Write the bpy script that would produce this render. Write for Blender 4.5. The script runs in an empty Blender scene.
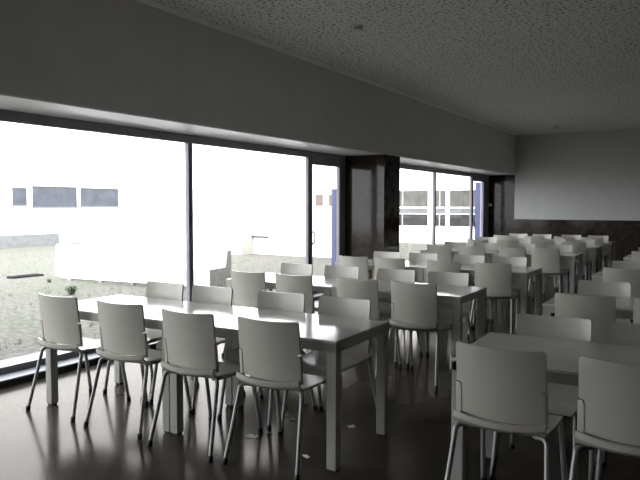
import bpy, bmesh, math, random
from mathutils import Vector, Matrix

rnd = random.Random(7)
S = bpy.context.scene
C = S.collection

# ------------------------------------------------------------------ materials
def mat(name, col, rough=.5, metal=0., var=0., vscale=8., bump=0., bscale=60., coat=0., spec=.5, rvar=0.):
    m = bpy.data.materials.new(name); m.use_nodes = True
    nt = m.node_tree; b = nt.nodes['Principled BSDF']
    b.inputs['Roughness'].default_value = rough
    b.inputs['Metallic'].default_value = metal
    b.inputs['Coat Weight'].default_value = coat
    b.inputs['Coat Roughness'].default_value = .08
    b.inputs['Specular IOR Level'].default_value = spec
    tc = nt.nodes.new('ShaderNodeTexCoord')
    n = nt.nodes.new('ShaderNodeTexNoise'); n.inputs['Scale'].default_value = vscale; n.inputs['Detail'].default_value = 6
    nt.links.new(tc.outputs['Object'], n.inputs['Vector'])
    r = nt.nodes.new('ShaderNodeValToRGB')
    r.color_ramp.elements[0].position = .3; r.color_ramp.elements[1].position = .7
    r.color_ramp.elements[0].color = tuple(c*(1-var) for c in col)+(1,)
    r.color_ramp.elements[1].color = tuple(min(1, c*(1+var)) for c in col)+(1,)
    nt.links.new(n.outputs['Fac'], r.inputs['Fac'])
    nt.links.new(r.outputs['Color'], b.inputs['Base Color'])
    if rvar:
        mr = nt.nodes.new('ShaderNodeMapRange')
        mr.inputs['From Min'].default_value = .3; mr.inputs['From Max'].default_value = .7
        mr.inputs['To Min'].default_value = rough-rvar; mr.inputs['To Max'].default_value = rough+rvar
        nt.links.new(n.outputs['Fac'], mr.inputs['Value']); nt.links.new(mr.outputs['Result'], b.inputs['Roughness'])
    if bump:
        n2 = nt.nodes.new('ShaderNodeTexNoise'); n2.inputs['Scale'].default_value = bscale; n2.inputs['Detail'].default_value = 4
        nt.links.new(tc.outputs['Object'], n2.inputs['Vector'])
        bp = nt.nodes.new('ShaderNodeBump'); bp.inputs['Strength'].default_value = bump; bp.inputs['Distance'].default_value = .01
        nt.links.new(n2.outputs['Fac'], bp.inputs['Height']); nt.links.new(bp.outputs['Normal'], b.inputs['Normal'])
    return m

M = {}
M['plaster'] = mat('white_plaster', (.70, .70, .70), .75, var=.03, vscale=3, bump=.05, bscale=150)
M['back_paint'] = mat('pale_wall_paint', (.50, .50, .49), .75, var=.03, vscale=3)
M['grey_paint'] = mat('grey_paint', (.16, .155, .15), .7, var=.04, vscale=3)
M['plain_ceiling'] = mat('plain_ceiling', (.78, .78, .76), .8, var=.02)
M['soffit'] = mat('soffit_paint', (.90, .89, .92), .35, var=.03, vscale=2)
M['stone'] = mat('polished_stone', (.031, .0245, .020), .10, var=.40, vscale=9, spec=.22, rvar=.02)
M['frame'] = mat('window_frame_paint', (.25, .235, .265), .38, var=.05)
M['sill'] = mat('sill_metal', (.20, .21, .24), .4, metal=.3, var=.05)
M['dark'] = mat('dark_rubber', (.015, .015, .016), .5, var=.1)
M['chair'] = mat('chair_plastic', (.47, .455, .405), .27, var=.03, vscale=5, bump=.04, bscale=400, spec=.5)
M['steel'] = mat('satin_grey_tube', (.32, .32, .32), .42, metal=.4, var=.04)
M['laminate'] = mat('white_laminate', (.58, .57, .535), .11, var=.015, vscale=4, spec=.6)
M['edge'] = mat('table_paint', (.38, .375, .34), .40, var=.03)
M['detector'] = mat('aged_white_plastic', (.62, .60, .50), .5, var=.05)
M['paper'] = mat('white_paper', (.75, .74, .70), .8, var=.05, vscale=40)
M['render_white'] = mat('white_render', (.86, .86, .86), .9, var=.02, vscale=1.5)
M['concrete'] = mat('grey_concrete', (.24, .235, .215), .9, var=.35, vscale=22, bump=.3)
M['pale_concrete'] = mat('pale_concrete', (.11, .115, .12), .9, var=.15, vscale=5)
M['far_glass'] = mat('distant_glass', (.056, .061, .074), .25, var=.2, vscale=2.5, spec=.15)
M['curtain_glass'] = mat('curtained_glass', (.075, .074, .068), .3, var=.35, vscale=3, spec=.15)
M['low_glass'] = mat('dark_distant_glass', (.036, .035, .035), .3, var=.3, vscale=2, spec=.15)
M['brown_glass'] = mat('brown_distant_glass', (.115, .090, .078), .3, var=.15, vscale=3, spec=.2)
M['blue'] = mat('plain_blue', (.080, .095, .20), .5, var=.05)
M['grass'] = mat('grass_blades', (.055, .085, .03), .7, var=.3, vscale=3)
M['rock'] = mat('dark_stones', (.020, .017, .020), .9, var=.3, vscale=12, spec=.1)
M['rail'] = mat('rail_metal', (.02, .02, .02), .6, spec=.15)

def ceiling_mat():
    m = bpy.data.materials.new('perforated_ceiling'); m.use_nodes = True
    nt = m.node_tree; b = nt.nodes['Principled BSDF']; b.inputs['Roughness'].default_value = .8
    tc = nt.nodes.new('ShaderNodeTexCoord')
    v = nt.nodes.new('ShaderNodeTexVoronoi'); v.inputs['Scale'].default_value = 17; v.inputs['Randomness'].default_value = .85
    v.voronoi_dimensions = '2D'
    nt.links.new(tc.outputs['Object'], v.inputs['Vector'])
    w = nt.nodes.new('ShaderNodeTexWhiteNoise'); w.noise_dimensions = '3D'
    nt.links.new(v.outputs['Position'], w.inputs['Vector'])
    mr = nt.nodes.new('ShaderNodeMapRange'); mr.inputs['To Min'].default_value = .10; mr.inputs['To Max'].default_value = .25
    nt.links.new(w.outputs['Value'], mr.inputs['Value'])
    lt = nt.nodes.new('ShaderNodeMath'); lt.operation = 'LESS_THAN'
    nt.links.new(v.outputs['Distance'], lt.inputs[0]); nt.links.new(mr.outputs['Result'], lt.inputs[1])
    mx = nt.nodes.new('ShaderNodeMix'); mx.data_type = 'RGBA'
    mx.inputs['A'].default_value = (.70, .70, .66, 1); mx.inputs['B'].default_value = (.10, .10, .10, 1)
    nt.links.new(lt.outputs['Value'], mx.inputs['Factor']); nt.links.new(mx.outputs['Result'], b.inputs['Base Color'])
    return m
M['ceiling'] = ceiling_mat()

def ground_mat():
    m = bpy.data.materials.new('dry_grass_gravel'); m.use_nodes = True
    nt = m.node_tree; b = nt.nodes['Principled BSDF']; b.inputs['Roughness'].default_value = .95
    tc = nt.nodes.new('ShaderNodeTexCoord')
    n1 = nt.nodes.new('ShaderNodeTexNoise'); n1.inputs['Scale'].default_value = .8; n1.inputs['Detail'].default_value = 7
    n2 = nt.nodes.new('ShaderNodeTexNoise'); n2.inputs['Scale'].default_value = 9; n2.inputs['Detail'].default_value = 8; n2.inputs['Roughness'].default_value = .75
    for n in (n1, n2): nt.links.new(tc.outputs['Object'], n.inputs['Vector'])
    r1 = nt.nodes.new('ShaderNodeValToRGB')
    r1.color_ramp.elements[0].position = .42; r1.color_ramp.elements[1].position = .62
    r1.color_ramp.elements[0].color = (.094, .088, .078, 1); r1.color_ramp.elements[1].color = (.080, .086, .064, 1)
    r2 = nt.nodes.new('ShaderNodeValToRGB')
    r2.color_ramp.elements[0].position = .36; r2.color_ramp.elements[1].position = .64
    r2.color_ramp.elements[0].color = (.35, .35, .33, 1); r2.color_ramp.elements[1].color = (1.5, 1.5, 1.47, 1)
    nt.links.new(n1.outputs['Fac'], r1.inputs['Fac']); nt.links.new(n2.outputs['Fac'], r2.inputs['Fac'])
    mx = nt.nodes.new('ShaderNodeMix'); mx.data_type = 'RGBA'; mx.blend_type = 'MULTIPLY'; mx.inputs['Factor'].default_value = 1
    nt.links.new(r1.outputs['Color'], mx.inputs['A']); nt.links.new(r2.outputs['Color'], mx.inputs['B'])
    nt.links.new(mx.outputs['Result'], b.inputs['Base Color'])
    bp = nt.nodes.new('ShaderNodeBump'); bp.inputs['Strength'].default_value = .6; bp.inputs['Distance'].default_value = .03
    nt.links.new(n2.outputs['Fac'], bp.inputs['Height']); nt.links.new(bp.outputs['Normal'], b.inputs['Normal'])
    return m
M['ground'] = ground_mat()

def glass_mat():
    m = bpy.data.materials.new('clear_window_glass'); m.use_nodes = True
    nt = m.node_tree; nt.nodes.remove(nt.nodes['Principled BSDF'])
    out = nt.nodes['Material Output']
    t = nt.nodes.new('ShaderNodeBsdfTransparent'); t.inputs['Color'].default_value = (.95, .955, .957, 1)
    g = nt.nodes.new('ShaderNodeBsdfGlossy'); g.inputs['Roughness'].default_value = .02
    ge = nt.nodes.new('ShaderNodeNewGeometry')
    dp = nt.nodes.new('ShaderNodeVectorMath'); dp.operation = 'DOT_PRODUCT'
    nt.links.new(ge.outputs['Normal'], dp.inputs[0]); nt.links.new(ge.outputs['Incoming'], dp.inputs[1])
    def mth(op, x, y=None):
        n = nt.nodes.new('ShaderNodeMath'); n.operation = op
        for i, v in enumerate((x, y)):
            if v is None: continue
            if isinstance(v, (int, float)): n.inputs[i].default_value = v
            else: nt.links.new(v, n.inputs[i])
        return n.outputs['Value']
    c = mth('ABSOLUTE', dp.outputs['Value'])
    fac = mth('ADD', mth('MULTIPLY', mth('POWER', mth('SUBTRACT', 1.0, c), 5.0), .90), .035)
    mx = nt.nodes.new('ShaderNodeMixShader')
    nt.links.new(fac, mx.inputs['Fac']); nt.links.new(t.outputs['BSDF'], mx.inputs[1]); nt.links.new(g.outputs['BSDF'], mx.inputs[2])
    nt.links.new(mx.outputs['Shader'], out.inputs['Surface'])
    return m
M['glass'] = glass_mat()

def floor_mat():
    m = bpy.data.materials.new('worn_polished_floor'); m.use_nodes = True
    nt = m.node_tree; nt.nodes.remove(nt.nodes['Principled BSDF'])
    out = nt.nodes['Material Output']; L = nt.links.new
    tc = nt.nodes.new('ShaderNodeTexCoord')
    def noise(sc, det=6):
        n = nt.nodes.new('ShaderNodeTexNoise'); n.inputs['Scale'].default_value = sc; n.inputs['Detail'].default_value = det
        L(tc.outputs['Object'], n.inputs['Vector']); return n.outputs['Fac']
    def rng(v, lo, hi):
        n = nt.nodes.new('ShaderNodeMapRange'); n.inputs['From Min'].default_value = .3; n.inputs['From Max'].default_value = .7
        n.inputs['To Min'].default_value = lo; n.inputs['To Max'].default_value = hi
        L(v, n.inputs['Value']); return n.outputs['Result']
    r = nt.nodes.new('ShaderNodeValToRGB')
    r.color_ramp.elements[0].position = .3; r.color_ramp.elements[1].position = .7
    r.color_ramp.elements[0].color = (.034, .030, .025, 1); r.color_ramp.elements[1].color = (.058, .051, .043, 1)
    L(noise(2.2), r.inputs['Fac'])
    d = nt.nodes.new('ShaderNodeBsdfDiffuse'); L(r.outputs['Color'], d.inputs['Color'])
    g = nt.nodes.new('ShaderNodeBsdfGlossy'); g.inputs['Color'].default_value = (1, .95, .89, 1)
    L(rng(noise(3.1), .13, .20), g.inputs['Roughness'])
    lw = nt.nodes.new('ShaderNodeLayerWeight')
    bp = nt.nodes.new('ShaderNodeBump'); bp.inputs['Strength'].default_value = .03; bp.inputs['Distance'].default_value = .01
    L(noise(45), bp.inputs['Height']); L(bp.outputs['Normal'], g.inputs['Normal'])
    p = nt.nodes.new('ShaderNodeMath'); p.operation = 'POWER'; p.inputs[1].default_value = 4.5
    lw.inputs['Blend'].default_value = .5; L(lw.outputs['Facing'], p.inputs[0])
    k = nt.nodes.new('ShaderNodeMath'); k.operation = 'MULTIPLY_ADD'; k.inputs[1].default_value = .43; k.inputs[2].default_value = .012
    L(p.outputs['Value'], k.inputs[0])
    mx = nt.nodes.new('ShaderNodeMixShader'); L(k.outputs['Value'], mx.inputs['Fac'])
    L(d.outputs['BSDF'], mx.inputs[1]); L(g.outputs['BSDF'], mx.inputs[2]); L(mx.outputs['Shader'], out.inputs['Surface'])
    return m
M['floor'] = floor_mat()

# ------------------------------------------------------------------ mesh helpers
def add_box(bm, lo, hi, bev=0.):
    lo, hi = Vector(lo), Vector(hi)
    r = bmesh.ops.create_cube(bm, size=1)
    vs = r['verts']
    for v in vs:
        v.co = Vector(((v.co.x+.5)*(hi.x-lo.x)+lo.x, (v.co.y+.5)*(hi.y-lo.y)+lo.y, (v.co.z+.5)*(hi.z-lo.z)+lo.z))
    if bev:
        es = list({e for v in vs for e in v.link_edges})
        bmesh.ops.bevel(bm, geom=es, offset=bev, segments=2, affect='EDGES', profile=.5)
    return vs

def smooth_path(pts, n=4):
    """Catmull-Rom through the points"""
    P = [Vector(p) for p in pts]
    P = [P[0]*2-P[1]]+P+[P[-1]*2-P[-2]]
    out = []
    for i in range(1, len(P)-2):
        a, b, c, d = P[i-1:i+3]
        for k in range(n):
            t = k/n
            out.append(.5*((2*b)+(c-a)*t+(2*a-5*b+4*c-d)*t*t+(-a+3*b-3*c+d)*t**3))
    out.append(P[-2])
    return out

def add_tube(bm, pts, r, seg=10):
    pts = [Vector(p) for p in pts]
    rings = []; up = None
    for i, p in enumerate(pts):
        d = (pts[min(i+1, len(pts)-1)]-pts[max(i-1, 0)]).normalized()
        if up is None:
            up = d.orthogonal().normalized()
        else:
            up = (up-d*up.dot(d)).normalized()
        s = d.cross(up)
        rings.append([bm.verts.new(p+(up*math.cos(2*math.pi*k/seg)+s*math.sin(2*math.pi*k/seg))*r) for k in range(seg)])
    for a, b in zip(rings, rings[1:]):
        for k in range(seg):
            bm.faces.new((a[k], a[(k+1) % seg], b[(k+1) % seg], b[k]))
    bm.faces.new(rings[0][::-1]); bm.faces.new(rings[-1])

def add_lathe(bm, prof, c=(0, 0, 0), seg=20):
    """prof: list of (radius, z)"""
    c = Vector(c); rings = []
    for r, z in prof:
        rings.append([bm.verts.new(c+Vector((r*math.cos(2*math.pi*k/seg), r*math.sin(2*math.pi*k/seg), z))) for k in range(seg)])
    for a, b in zip(rings, rings[1:]):
        for k in range(seg):
            bm.faces.new((a[k], a[(k+1) % seg], b[(k+1) % seg], b[k]))
    bm.faces.new(rings[0][::-1]); bm.faces.new(rings[-1])

def add_sheet(bm, grid, off):
    """grid[row][col] of points -> closed slab, thickness vector off(row, col)"""
    R, K = len(grid), len(grid[0])
    A = [[bm.verts.new(grid[i][j]) for j in range(K)] for i in range(R)]
    B = [[bm.verts.new(Vector(grid[i][j])+Vector(off(i, j))) for j in range(K)] for i in range(R)]
    for i in range(R-1):
        for j in range(K-1):
            bm.faces.new((A[i][j], A[i][j+1], A[i+1][j+1], A[i+1][j]))
            bm.faces.new((B[i][j], B[i+1][j], B[i+1][j+1], B[i][j+1]))
    for i in range(R-1):
        bm.faces.new((A[i][0], A[i+1][0], B[i+1][0], B[i][0]))
        bm.faces.new((A[i][K-1], B[i][K-1], B[i+1][K-1], A[i+1][K-1]))
    for j in range(K-1):
        bm.faces.new((A[0][j], B[0][j], B[0][j+1], A[0][j+1]))
        bm.faces.new((A[R-1][j], A[R-1][j+1], B[R-1][j+1], B[R-1][j]))

def obj(name, bm, m, parent=None, loc=None, smooth=True):
    bmesh.ops.recalc_face_normals(bm, faces=bm.faces)
    if smooth:
        for f in bm.faces: f.smooth = True
        for e in bm.edges:
            if len(e.link_faces) == 2 and e.calc_face_angle(0) > math.radians(38): e.smooth = False
    me = bpy.data.meshes.new(name); bm.to_mesh(me); bm.free()
    me.materials.append(M[m] if isinstance(m, str) else m)
    o = bpy.data.objects.new(name, me); C.objects.link(o)
    if parent: o.parent = parent
    if loc: o.location = loc
    return o

def boxes(name, bl, m, parent=None, bev=0.):
    bm = bmesh.new()
    for lo, hi in bl: add_box(bm, lo, hi, bev)
    return obj(name, bm, m, parent, smooth=False)

def tag(o, label, cat, group=None):
    o['label'] = label; o['category'] = cat
    if group: o['group'] = group
    return o

def thing(name, label, cat, loc=(0, 0, 0), rz=0., group=None):
    o = bpy.data.objects.new(name, None); C.objects.link(o)
    o.empty_display_size = .1
    o.location = loc; o.rotation_euler = (0, 0, rz)
    return tag(o, label, cat, group)

def struct(o):
    o['kind'] = 'structure'
    return o

KIDS = {}
def dup(root, loc, rz, label, group):
    r = root.copy(); C.objects.link(r)
    r.location = loc; r.rotation_euler = (0, 0, rz); r['label'] = label; r['group'] = group
    for ch in KIDS[root.name]:
        c = ch.copy(); C.objects.link(c); c.parent = r
        for g in ch.children:
            if g in KIDS.get('sub', ()):
                d = g.copy(); C.objects.link(d); d.parent = c
    return r

# ------------------------------------------------------------------ room
XW, XB, YB, ZC, ZS = -5.336, -4.628, 17.7, 3.394, 2.334   # window plane, bulkhead plane, back wall, ceiling, soffit
XR, YF = 4.6, -2.6
PY0, PY1 = 9.56, 10.17

struct(boxes('floor', [((-4.955, YF-.15, -.2), (XR+.15, YB+.15, 0))], 'floor'))
struct(boxes('ceiling', [((XB+.13, YF-.15, ZC), (XR+.15, YB+.15, ZC+.2))], 'ceiling'))
struct(boxes('trim_1', [((XB, YF-.15, ZC-.004), (XB+.13, YB, ZC+.2))], 'plain_ceiling'))
struct(boxes('wall_left', [((XW-.35, YF-.15, ZS+.012), (XB, YB+.15, ZC+.2))], 'plaster'))
struct(boxes('trim_2', [((XW-.35, YF-.15, ZS), (XB-.012, YB, ZS+.012))], 'soffit'))
struct(boxes('wall_back', [((XB, YB-.012, 1.135), (XR, YB+.15, ZC))], 'back_paint'))
struct(boxes('trim_3', [((XW-.05, YB, 0), (XB, YB+.15, ZS)), ((XB, YB, 0), (XR+.15, YB+.15, 1.135))], 'stone'))
struct(boxes('wall_right', [((XR, YF, 0), (XR+.15, YB, ZC))], 'grey_paint'))
struct(boxes('wall_front', [((XW-.35, YF-.15, 0), (XR+.15, YF, ZC))], 'grey_paint'))
struct(boxes('pillar', [((XW-.05, PY0, -.1), (XB+.02, PY1, ZS))], 'stone', bev=.004))
for i, (a, b) in enumerate(((YF, PY0), (PY1, YB))):
    struct(boxes('baseboard_left' + ('' if i == 0 else '_far'), [((-5.2, a, -.2), (-4.955, b, .045))], 'dark'))
    struct(boxes('sill_left' + ('' if i == 0 else '_far'), [((-5.336, a, .045), (-4.95, b, .06))], 'sill', bev=.003))
    struct(boxes('trim_%d' % (4+i), [((-5.40, a, .06), (-5.15, b, .115))], 'frame', bev=.004))

# windows between the mullions; each bay has its own frame and pane
def bay(name, y0, y1, wl, wr, ztop=2.236, door=False, zb=.115):
    x0, x1 = XW-.05, XW
    bl = [((x0, y0, zb), (x1, y0+wl, ZS)), ((x0, y1-wr, zb), (x1, y1, ZS)), ((x0, y0+wl, ztop), (x1, y1-wr, ZS))]
    if door: bl.append(((x0, y0+wl, zb), (x1, y1-wr, zb+.09)))
    fr = struct(boxes(name, bl, 'frame', bev=.006))
    # thin glazing bead standing proud around the opening
    bd = [((x1-.004, y0+wl-.014, zb), (x1+.008, y0+wl, ztop)), ((x1-.004, y1-wr, zb), (x1+.008, y1-wr+.018, ztop)),
          ((x1-.004, y0+wl-.018, ztop), (x1+.008, y1-wr+.018, ztop+.018))]
    boxes('glazing_bead', bd, 'frame', fr)
    boxes('window_pane', [((XW-.030, y0+wl-.01, zb), (XW-.022, y1-wr+.01, ztop+.01))], 'glass', fr)
    return fr
bay('window_1', YF, .46, .05, .037)
bay('window_2', .46, 3.10, .037, .037)
bay('window_3', 3.10, 5.772, .037, .037)
bay('window_4', 5.772, 8.42, .037, .045)
d1 = bay('door_1', 8.42, PY0, .085, .22, 2.135, True)
bay('window_5', PY1, 11.02, .06, .037)
bay('window_6', 11.02, 13.67, .037, .042)
bay('window_7', 13.67, 16.25, .042, .05)
d2 = bay('door_2', 16.25, YB, .08, .52, 2.135, True)
for d, y in ((d1, 8.475), (d2, 16.31)):
    bm = bmesh.new()
    p = smooth_path([(XW+.0, y, 1.09), (XW+.05, y, 1.085), (XW+.062, y+.006, 1.04), (XW+.062, y+.008, .96), (XW+.05, y, .915), (XW, y, .91)], 4)
    add_tube(bm, p, .011, 8)
    obj('door_handle', bm, 'dark', d)

# smoke detectors on the ceiling
def detector(y, label):
    t = thing('smoke_detector', label, 'smoke detector', (-3.27, y, ZC), 0, 'smoke detectors')
    bm = bmesh.new(); add_lathe(bm, [(.050, 0), (.055, -.006), (.055, -.022), (.040, -.026)]); obj('base', bm, 'detector', t)
    bm = bmesh.new(); add_lathe(bm, [(.040, -.025), (.040, -.031), (.034, -.033)]); obj('grille', bm, 'dark', t)
    bm = bmesh.new(); add_lathe(bm, [(.046, -.035), (.050, -.040), (.044, -.056), (.020, -.062)]); obj('sensor_head', bm, 'detector', t)
detector(6.12, 'small round smoke detector on the ceiling above the front tables')
detector(16.13, 'small round smoke detector on the ceiling close to the back wall')

t = thing('switch_plate', 'small pale switch plate on the dark stone beside the far glass door', 'switch', (-5.30, YB, 1.52))
boxes('plate', [((-.055, -.010, -.035), (.055, 0, .035))], 'paper', t, bev=.003)
boxes('rocker', [((-.02, -.014, -.02), (.02, -.009, .02))], 'paper', t)

# ------------------------------------------------------------------ table
TL, TD, TH = 1.243, .728, .748
def make_table():
    t = thing('dining_table', '', 'table')
    x, y = TL/2, TD/2
    boxes('tabletop', [((-x, -y, TH-.016), (x, y, TH))], 'laminate', t, bev=.003)
    i = .003
    boxes('apron', [((-x+i, -y+i, .683), (x-i, -y+.028, TH-.016)), ((-x+i, y-.028, .683), (x-i, y-i, TH-.016)),
                    ((-x+i, -y+.028, .683), (-x+.028, y-.028, TH-.016)), ((x-.028, -y+.028, .683), (x-i, y-.028, TH-.016))], 'edge', t)
    w = .062
    for sx in (-1, 1):
        for sy in (-1, 1):
            x0, x1 = sorted((sx*(x-.003), sx*(x-.003-w))); y0, y1 = sorted((sy*(y-.003), sy*(y-.003-w)))
            l = boxes('leg', [((x0, y0, .012), (x1, y1, TH-.017))], 'edge', t, bev=.004)
            boxes('glide', [((x0+.008, y0+.008, 0), (x1-.008, y1-.008, .0125))], 'dark', l)
    return t

# ------------------------------------------------------------------ chair (faces +y, back top above its origin)
def bow(x): return -.034*(1-(x/.207)**2)
def panel_y(z): return .034-.034*((z-.52)/.335)**1.15 if z > .52 else .034
def make_chair():
    t = thing('dining_chair', '', 'chair')
    # backrest
    bm = bmesh.new()
    zs = [.519, .53, .56, .60, .64, .662, .672, .70, .75, .80, .83, .845, .853, .857]
    us = [-1, -.97, -.9, -.75, -.55, -.3, 0, .3, .55, .75, .9, .97, 1]
    g = []
    for z in zs:
        hw = .183 if z < .667 else .207
        if z > .84: hw -= .018*(1-math.sqrt(max(0, 1-((z-.84)/.0175)**2)))
        row = []
        for u in us:
            x = u*hw
            dip = -.006*(1-u*u)*max(0, (z-.75)/.1)
            low = -.012*(1-u*u) if z < .55 else 0
            row.append(Vector((x, bow(x)+panel_y(z), z+dip+low)))
        g.append(row)
    add_sheet(bm, g, lambda i, j: (0, .014, .001))
    obj('backrest', bm, 'chair', t)
    # seat with raised rear lip and side tabs
    bm = bmesh.new()
    prof = [(.010, .524), (.007, .500), (.018, .484), (.045, .473), (.085, .465), (.15, .459), (.23, .456), (.31, .457), (.37, .458), (.405, .452), (.428, .437), (.438, .418)]
    xs = [-.213, -.207, -.19, -.16, -.11, -.055, 0, .055, .11, .16, .19, .207, .213]
    g = []
    for k, (y, z) in enumerate(prof):
        f = max(0, 1-k/5)
        row = []
        for x in xs:
            narrow = 1-.04*max(0, (y-.3)/.14)-(.10*max(0, (k-9)/2) if k > 9 else 0)
            scoop = .010*(abs(x)/.213)**2*(1 if 3 < k < 9 else .3)
            lowc = -.014*(1-(x/.213)**2)*f
            row.append(Vector((x*narrow, y+bow(x)*f, z+scoop+lowc)))
        g.append(row)
    def off(i, j):
        a, b = g[max(i-1, 0)][j], g[min(i+1, len(g)-1)][j]
        d = (b-a).normalized(); n = Vector((0, d.z, -d.y))
        return n*.015
    add_sheet(bm, g, off)
    for s in (-1, 1):
        tg = []
        for z in (.500, .53, .57, .61, .645, .658, .662):
            in_ = .1832 if z < .65 else .1832+(.662-.645)*.2
            row = []
            for x in (in_, .188, .200, .207, .211):
                row.append(Vector((s*x, panel_y(z)-.004+bow(min(x, .205))+.003*(x > .208), z)))
            tg.append(row)
        add_sheet(bm, tg, lambda i, j: (0, .019, 0))
    obj('seat', bm, 'chair', t)
    # tube frame
    bm = bmesh.new()
    for s in (-1, 1):
        add_tube(bm, smooth_path([(s*.15, .07, .444), (s*.145, .14, .432), (s*.145, .25, .429), (s*.15, .37, .429)], 3), .011)
    for y in (.14, .33):
        add_tube(bm, [(-.147, y, .430), (0, y, .430), (.147, y, .430)], .010)
    obj('underframe', bm, 'steel', t)
    kids = []
    for s in (-1, 1):
        for pts in ([(s*.15, .075, .444), (s*.19, .052, .449), (s*.211, .034, .434), (s*.2155, .024, .40), (s*.230, -.025, .20), (s*.246, -.074, .012)],
                    [(s*.15, .365, .429), (s*.182, .385, .429), (s*.196, .395, .415), (s*.199, .400, .385), (s*.206, .434, .20), (s*.213, .466, .012)]):
            bm = bmesh.new(); add_tube(bm, smooth_path(pts, 4), .0132, 10)
            l = obj('leg', bm, 'steel', t)
            a, b = Vector(pts[-2]), Vector(pts[-1]); d = (b-a).normalized()
            bm = bmesh.new(); add_tube(bm, [b-d*.022, b+d*.001, Vector((b.x, b.y, 0))+d*.0], .0165, 10)
            c = obj('foot_cap', bm, 'dark', l)
    return t

chair0 = make_chair(); table0 = make_table()
subs = []
for r in (chair0, table0):
    KIDS[r.name] = [o for o in bpy.data.objects if o.parent == r]
    for k in KIDS[r.name]:
        subs += [o for o in bpy.data.objects if o.parent == k]
KIDS['sub'] = set(subs)
used = {}
def place(proto, loc, rz, label, group):
    if proto.name not in used:
        used[proto.name] = 1
        proto.location = loc; proto.rotation_euler = (0, 0, rz); proto['label'] = label; proto['group'] = group
        return proto
    return dup(proto, loc, rz, label, group)

ROW = [3.065, 5.115, 7.342, 10.232, 12.275, 14.245]
RNAME = ['front', 'second', 'third', 'fourth', 'fifth', 'back']
NEAR = [[-4.005, -3.36, -2.725, -2.145], [-3.88, -3.342, -2.671, -2.134], [-3.914, -3.406, -2.708, -2.119],
        [-3.872, -3.317, -2.672, -2.168], [-3.871, -3.292, -2.66, -2.13], [-3.931, -3.28, -2.656, -2.11]]
FAR = [[-3.895, -3.379, -2.714, -2.18], [-3.934, -3.359, -2.729, -2.177], [-3.887, -3.349, -2.712, -2.18],
       [-3.923, -3.381, -2.744, -2.155], [-3.974, -3.311, -2.648, -2.12], [-3.844, -3.319, -2.687, -2.137]]
ROT1 = [1.0, 2.5, .3, 2.0]
POS = ['first from the windows', 'second from the windows', 'third from the windows', 'last before the aisle']
x_right = -1.765
for i, y in enumerate(ROW):
    for k, xc in enumerate((x_right-1.5*TL, x_right-.5*TL)):
        rz = math.radians(1.4) if i == 0 else 0
        dx, dy = xc-x_right, TD/2
        place(table0, (x_right+dx*math.cos(rz)-dy*math.sin(rz), y+dx*math.sin(rz)+dy*math.cos(rz), 0), rz, 'white table by the windows, window half of the %s row' % RNAME[i] if k == 0 else
              'white table by the windows, aisle half of the %s row' % RNAME[i], 'white tables in the rows along the windows')
    for j in range(4):
        r = math.radians(ROT1[j]) if i == 0 else math.radians(rnd.uniform(-1.2, 1.2))
        place(chair0, (NEAR[i][j], y-.13-(.035 if i == 0 and j == 2 else 0), 0), r, 'pale chair, near side of %s window table row, %s' % (RNAME[i], POS[j]),
              'pale chairs around the window tables')
        place(chair0, (FAR[i][j], y+TD+.112, 0), math.pi+math.radians(rnd.uniform(-1.2, 1.2)),
              'pale chair, far side of %s window table row, %s' % (RNAME[i], POS[j]), 'pale chairs around the window tables')
ROWR = [3.05, 5.10, 7.43, 10.28]
RN = ['front', 'second', 'third', 'last']
XN = [(-.836, -.287), (-.80, -.27), (-.79, -.25), (-.80, -.26)]
XF = [(-.797, -.275), (-.80, -.26), (-.815, -.27), (-.80, -.26)]
for i, y in enumerate(ROWR):
    place(table0, (-1.11+TL/2, y+TD/2+(.02 if i == 0 else 0), 0), math.radians(2.0) if i == 0 else 0, 'white table across the aisle from the windows, %s of four rows' % RN[i], 'white tables across the aisle')
    for j, pn in enumerate(('end chair by the aisle', 'chair one in from the aisle')):
        a = 'pale %s, near side of %s table across the aisle'
        b = 'pale %s, far side of %s table across the aisle'
        place(chair0, (XN[i][j]+.014, y-.13, 0), math.radians(rnd.uniform(-1.5, 1.5)), a % (pn, RN[i]), 'pale chairs across the aisle')
        place(chair0, (XF[i][j]+.016, y+TD+.112, 0), math.pi+math.radians(rnd.uniform(-1.2, 1.2)), b % (pn, RN[i]), 'pale chairs across the aisle')

# paper scraps on the floor
def scrap(x, y, sx, sy, rz, label, seed):
    q = random.Random(seed); bm = bmesh.new()
    n = 5
    g = [[Vector(((a/(n-1)-.5)*sx+q.uniform(-.1, .1)*sx, (b/(n-1)-.5)*sy+q.uniform(-.1, .1)*sy, .0015+abs(q.gauss(0, .006)))) for a in range(n)] for b in range(n)]
    add_sheet(bm, g, lambda i, j: (0, 0, .0012))
    zmin = min(v.co.z for v in bm.verts)
    for v in bm.verts: v.co.z -= zmin
    o = obj('paper_scrap', bm, 'paper', None, (x, y, .0005)); o.rotation_euler = (0, 0, rz)
    tag(o, label, 'litter', 'paper scraps on the floor')
scrap(-2.52, 3.28, .075, .045, .3, 'crumpled white paper scrap under the front row, largest of the scraps', 1)
scrap(-2.46, 3.39, .04, .03, 1.1, 'tiny white paper scrap touching the largest scrap under the front row', 2)
scrap(-2.04, 3.18, .055, .022, -.4, 'narrow white paper scrap beside the aisle corner leg of the front table', 3)
scrap(-2.06, 3.78, .05, .04, .8, 'small white paper scrap under the front table, near its far aisle leg', 4)

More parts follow.
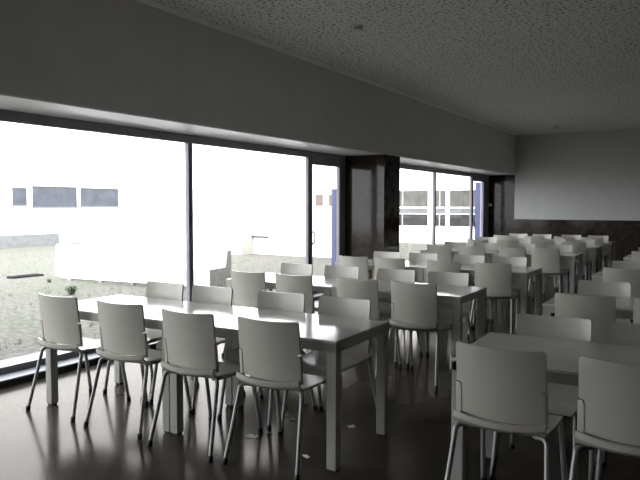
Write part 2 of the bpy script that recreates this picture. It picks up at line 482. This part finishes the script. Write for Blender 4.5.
# ------------------------------------------------------------------ outside
GZ = -.1
def terrain():
    bm = bmesh.new()
    q = random.Random(3)
    nx, ny = 60, 70
    x0, x1, y0, y1 = -45., XW-.02, -15., 50.
    V = [[None]*(nx+1) for _ in range(ny+1)]
    for j in range(ny+1):
        for i in range(nx+1):
            x = x0+(x1-x0)*i/nx; y = y0+(y1-y0)*j/ny
            V[j][i] = bm.verts.new((x, y, GZ+(q.uniform(-.02, .0) if i < nx else 0)))
    for j in range(ny):
        for i in range(nx):
            bm.faces.new((V[j][i], V[j][i+1], V[j+1][i+1], V[j+1][i]))
    return struct(obj('ground', bm, 'ground'))
terrain()

def grass():
    q = random.Random(11); bm = bmesh.new()
    for _ in range(900):
        x = -XW*-1-.4-abs(q.gauss(0, 6)); y = q.uniform(-1, 24)
        if -13.1 < x < -7.8 and 8.6 < y < 10.3 or x < -22.3 and y < 17.2 or y > 15.2 or abs(x+13.17) < .5 and abs(y-8.87) < .7 or abs(x+9.85) < .35 and abs(y-7.54) < .35: continue
        for b in range(q.randint(3, 7)):
            a = q.uniform(0, 6.28); h = q.uniform(.02, .07); w = .005
            bx, by = x+q.uniform(-.05, .05), y+q.uniform(-.05, .05)
            dx, dy = math.cos(a), math.sin(a)
            p = [bm.verts.new((bx-dy*w, by+dx*w, GZ-.03)), bm.verts.new((bx+dy*w, by-dx*w, GZ-.03)), bm.verts.new((bx+dx*h*.6, by+dy*h*.6, GZ+h))]
            bm.faces.new(p)
    o = obj('grass', bm, 'grass'); o['kind'] = 'stuff'
    tag(o, 'sparse short grass scattered over the gravel outside the windows', 'grass')
grass()

def weed(x, y, s, label, seed):
    q = random.Random(seed); bm = bmesh.new()
    for _ in range(70):
        a = q.uniform(0, 6.28); r = q.uniform(0, .6)*s; h = q.uniform(.25, .6)*s; w = .05*s
        dx, dy = math.cos(a), math.sin(a)
        b0 = Vector((dx*r*.3, dy*r*.3, -.03)); m_ = Vector((dx*r*.8, dy*r*.8, h)); e = Vector((dx*r*1.3, dy*r*1.3, h*.8))
        sd = Vector((-dy, dx, 0))*w
        f = [bm.verts.new(b0), bm.verts.new(m_+sd), bm.verts.new(e), bm.verts.new(m_-sd)]
        bm.faces.new(f)
    o = obj('weed', bm, 'grass', None, (x, y, GZ)); tag(o, label, 'plant', 'weeds on the gravel')
weed(-9.85, 7.54, .26, 'bushy green weed on the gravel in front of the long white bench', 1)
weed(-16.5, 13.3, .30, 'green weed on the gravel between drain and low grey wall', 2)
weed(-11.75, 8.45, .12, 'small green weed at the end foot of the long white bench', 3)

t = thing('drain_cover', 'dark rough drain strip lying in the gravel beyond the first window', 'drain', (-13.17, 8.87, GZ), math.radians(90))
boxes('rim', [((-.37, -.13, -.03), (.37, -.10, .03)), ((-.37, .10, -.03), (.37, .13, .03)), ((-.37, -.10, -.03), (-.34, .10, .03)), ((.34, -.10, -.03), (.37, .10, .03))], 'rock', t)
boxes('grating', [((-.335+.048*k, -.10, -.03), (-.335+.048*k+.028, .10, .025)) for k in range(14)], 'rock', t)

# long benches of L-shaped section with grey ends
def prism(name, prof, xa, xb, m, parent):
    # a closed outline in (y, z) pushed from xa to xb
    bm = bmesh.new()
    A = [bm.verts.new((xa, y, z)) for y, z in prof]; B = [bm.verts.new((xb, y, z)) for y, z in prof]
    n = len(prof)
    for i in range(n): bm.faces.new((A[i], A[(i+1) % n], B[(i+1) % n], B[i]))
    bm.faces.new(A[::-1]); bm.faces.new(B)
    return obj(name, bm, m, parent, smooth=False)

def bench(label, loc, rz, length, inset, depth, hs, hb, lift, group):
    # origin on the ground at the front corner of the grey end; x runs away from that end
    t = thing('concrete_bench', label, 'bench', loc, rz, group)
    d0, d1 = depth, depth+.17
    boxes('seat', [((-length+inset, 0, lift), (-.02, d0, hs))], 'render_white', t, bev=.008)
    prism('backrest', [(d0+.0, hs), (d0+.0, -.04), (d1, -.04), (d1, hb), (d0+.04, hb)], -length, -.02, 'render_white', t)
    prism('end_panel', [(0, -.04), (d1, -.04), (d1, hb), (d0+.045, hb), (d0-.02, hs+.04), (d0-.05, hs), (0, hs)], -.02, 0, 'concrete', t)
    if lift:
        boxes('gap_filler', [((-length+inset+.1, .05, -.03), (-.06, d0-.02, lift))], 'concrete', t)  # added block, lightens the dark gap where lit ground would show
        n = 5
        for k in range(n):
            fx = -length+inset+.2+(length-inset-.5)*k/(n-1)
            boxes('foot', [((fx, .012, -.03), (fx+.12, d0-.05, lift))], 'concrete', t)
    return t
bench('long low white concrete bench raised on feet outside the windows', (-8.1, 9.28, GZ), math.radians(5.9), 4.65, .75, .56, .385, .71, .04, 'concrete benches outside')
bench('white concrete bench with grey end beside the low white building outside', (-13.0, 16.45, GZ), 0, 3.5, .1, .46, .44, .79, 0, 'concrete benches outside')

bm = bmesh.new()
add_tube(bm, smooth_path([(-13.01, 17.0, .47), (-12.75, 16.98, .47), (-12.5, 16.98, .47), (-12.44, 17.02, .47), (-12.43, 17.11, .47)], 3), .03)
tag(obj('handrail', bm, 'rail'), 'short dark metal handrail between grey bench end and low white building', 'handrail')

o = boxes('garden_wall', [((-21.8, 17.12, GZ-.05), (-12.92, 17.4, 1.15))], 'render_white', None, bev=.01)
tag(o, 'long white garden wall across the gravel behind the white benches', 'wall')
o = boxes('garden_wall', [((-23.1, 8.0, GZ-.05), (-22.75, 16.88, .35))], 'pale_concrete', None, bev=.01)
tag(o, 'low grey garden wall at the foot of the windowed white building', 'wall')

def building(label, wall_boxes, wins, group='white buildings outside'):
    t = thing('building', label, 'building', wall_boxes[0][0], 0, group)
    L = Vector(wall_boxes[0][0])
    def sh(bl): return [(tuple(Vector(a)-L), tuple(Vector(b)-L)) for a, b in bl]
    boxes('wall', sh(wall_boxes), 'render_white', t)
    for axis, bx, m in wins:
        (a, b) = sh([bx])[0]
        w = boxes('window', [(a, b)], m, t)
        fr = []
        if axis == 'x':     # facade facing +x
            xf = b[0]
            fr = [((xf-.01, a[1]-.04, a[2]-.05), (xf+.03, b[1]+.04, a[2])), ((xf-.01, a[1]-.04, b[2]), (xf+.03, b[1]+.04, b[2]+.03))]
        else:
            yf = a[1]
            fr = [((a[0], yf-.03, a[2]-.05), (b[0]+.0, yf+.01, a[2])), ((a[0], yf-.03, b[2]), (b[0], yf+.01, b[2]+.03)),
                  (((a[0]+b[0])/2-.012, yf-.01, a[2]), ((a[0]+b[0])/2+.012, yf+.005, b[2]))]
            if m == 'brown_glass': fr.pop()
        boxes('window_frame', fr, 'render_white' if m != 'far_glass' else 'pale_concrete', w)
    return t
building('long white building beyond the gravel with a row of three grey windows', [((-30, 6, GZ-.1), (-24, 30, 5.2))],
         [('x', ((-24.05, 15.66, 1.50), (-23.985, 16.30, 2.18)), 'far_glass'), ('x', ((-24.05, 16.55, 1.43), (-23.985, 18.73, 2.27)), 'far_glass'),
          ('x', ((-24.05, 18.92, 1.46), (-23.985, 21.05, 2.25)), 'far_glass')])
building('low white building seen through the glass door by the pillar', [((-12.9, 17.1, GZ-.1), (-9.4, 18.5, 2.9))],
         [('y', ((-10.60, 17.085, 1.48), (-10.33, 17.15, 1.83)), 'brown_glass'), ('y', ((-10.12, 17.085, 1.48), (-9.85, 17.15, 1.83)), 'brown_glass')])
wins = []
cols = [-16.2, -13.3, -11.75, -10.46]
b3 = building('white building with two bands of tall windows beyond the far windows', [
        ((-17, 26, GZ-.1), (-4, 32, .63)), ((-17, 26, 2.14), (-4, 32, 3.05)), ((-17, 26.12, .63), (-4, 32, 2.14)),
        ((-10.46, 25.98, .63), (-10.22, 26.1, 2.14)), ((-9.67, 25.98, .63), (-9.50, 26.1, 2.14)), ((-7.55, 25.98, .63), (-7.35, 26.1, 2.14)),
        ((-13.0, 25.98, .63), (-12.85, 26.1, 2.14))],
    [('y', ((a, 26.02, z0), (b, 26.13, z1)), m) for a, b in ((-15.5, -13.0), (-12.85, -10.46), (-10.22, -9.67), (-9.5, -7.55), (-7.35, -5.5))
     for z0, z1, m in ((.63, 1.13, 'low_glass'), (1.44, 2.14, 'curtain_glass'))])
boxes('spandrel_band', [((2.0, .01, 1.13-GZ+.1), (11.5, .13, 1.44-GZ+.1))], 'pale_concrete', b3)

def upright(x, y, w, h, label):  # plain blue box with a thin cap, drawn for a blue strip
    t = thing('upright', label, 'upright', (x, y, GZ), 0, 'blue uprights outside the doors')
    boxes('shaft', [((-w/2, -w/2, 0), (w/2, w/2, h-GZ))], 'blue', t, bev=.006)
    boxes('cap', [((-w/2-.008, -w/2-.008, h-GZ), (w/2+.008, w/2+.008, h-GZ+.015))], 'blue', t)
upright(-6.0, 10.36, .10, 1.79, 'slim blue post outside the glass door by the stone pillar')
upright(-6.0, 18.87, .16, 2.17, 'slim blue post outside the glass door near the back wall')

# ------------------------------------------------------------------ light
w = bpy.data.worlds.new('overcast_sky'); S.world = w; w.use_nodes = True
bg = w.node_tree.nodes['Background']; bg.inputs['Color'].default_value = (.955, .97, 1.0, 1); bg.inputs['Strength'].default_value = 1.0
sun = bpy.data.lights.new('sun', 'SUN'); sun.energy = 1.6; sun.angle = math.radians(20); sun.color = (1, .97, .92)
so = bpy.data.objects.new('sun', sun); C.objects.link(so); so.location = (0, -8, 12)
so.rotation_euler = Vector((-.62, .60, -.36)).to_track_quat('-Z', 'Y').to_euler()

# ------------------------------------------------------------------ camera
cam = bpy.data.cameras.new('camera'); co = bpy.data.objects.new('camera', cam); C.objects.link(co)
cam.sensor_width = 36; cam.lens = 645.1/640*36; cam.clip_start = .05; cam.clip_end = 300
yw, pt, rl = math.radians(31.41), math.radians(-3.064), math.radians(.06)
F = Vector((-math.sin(yw)*math.cos(pt), math.cos(yw)*math.cos(pt), math.sin(pt)))
R0 = Vector((math.cos(yw), math.sin(yw), 0)); U0 = R0.cross(F)
R = R0*math.cos(rl)+U0*math.sin(rl); U = -R0*math.sin(rl)+U0*math.cos(rl)
co.matrix_world = Matrix(((R.x, U.x, -F.x, 0), (R.y, U.y, -F.y, 0), (R.z, U.z, -F.z, 1.5), (0, 0, 0, 1)))
S.camera = co

S.view_settings.view_transform = 'Standard'; S.view_settings.look = 'None'
S.view_settings.gamma = 1; S.view_settings.use_curve_mapping = False
S.view_settings.exposure = 2.9
cy = S.cycles
cy.use_denoising = True
cy.max_bounces = 12; cy.diffuse_bounces = 6; cy.glossy_bounces = 5; cy.transparent_max_bounces = 12
cy.sample_clamp_indirect = 6
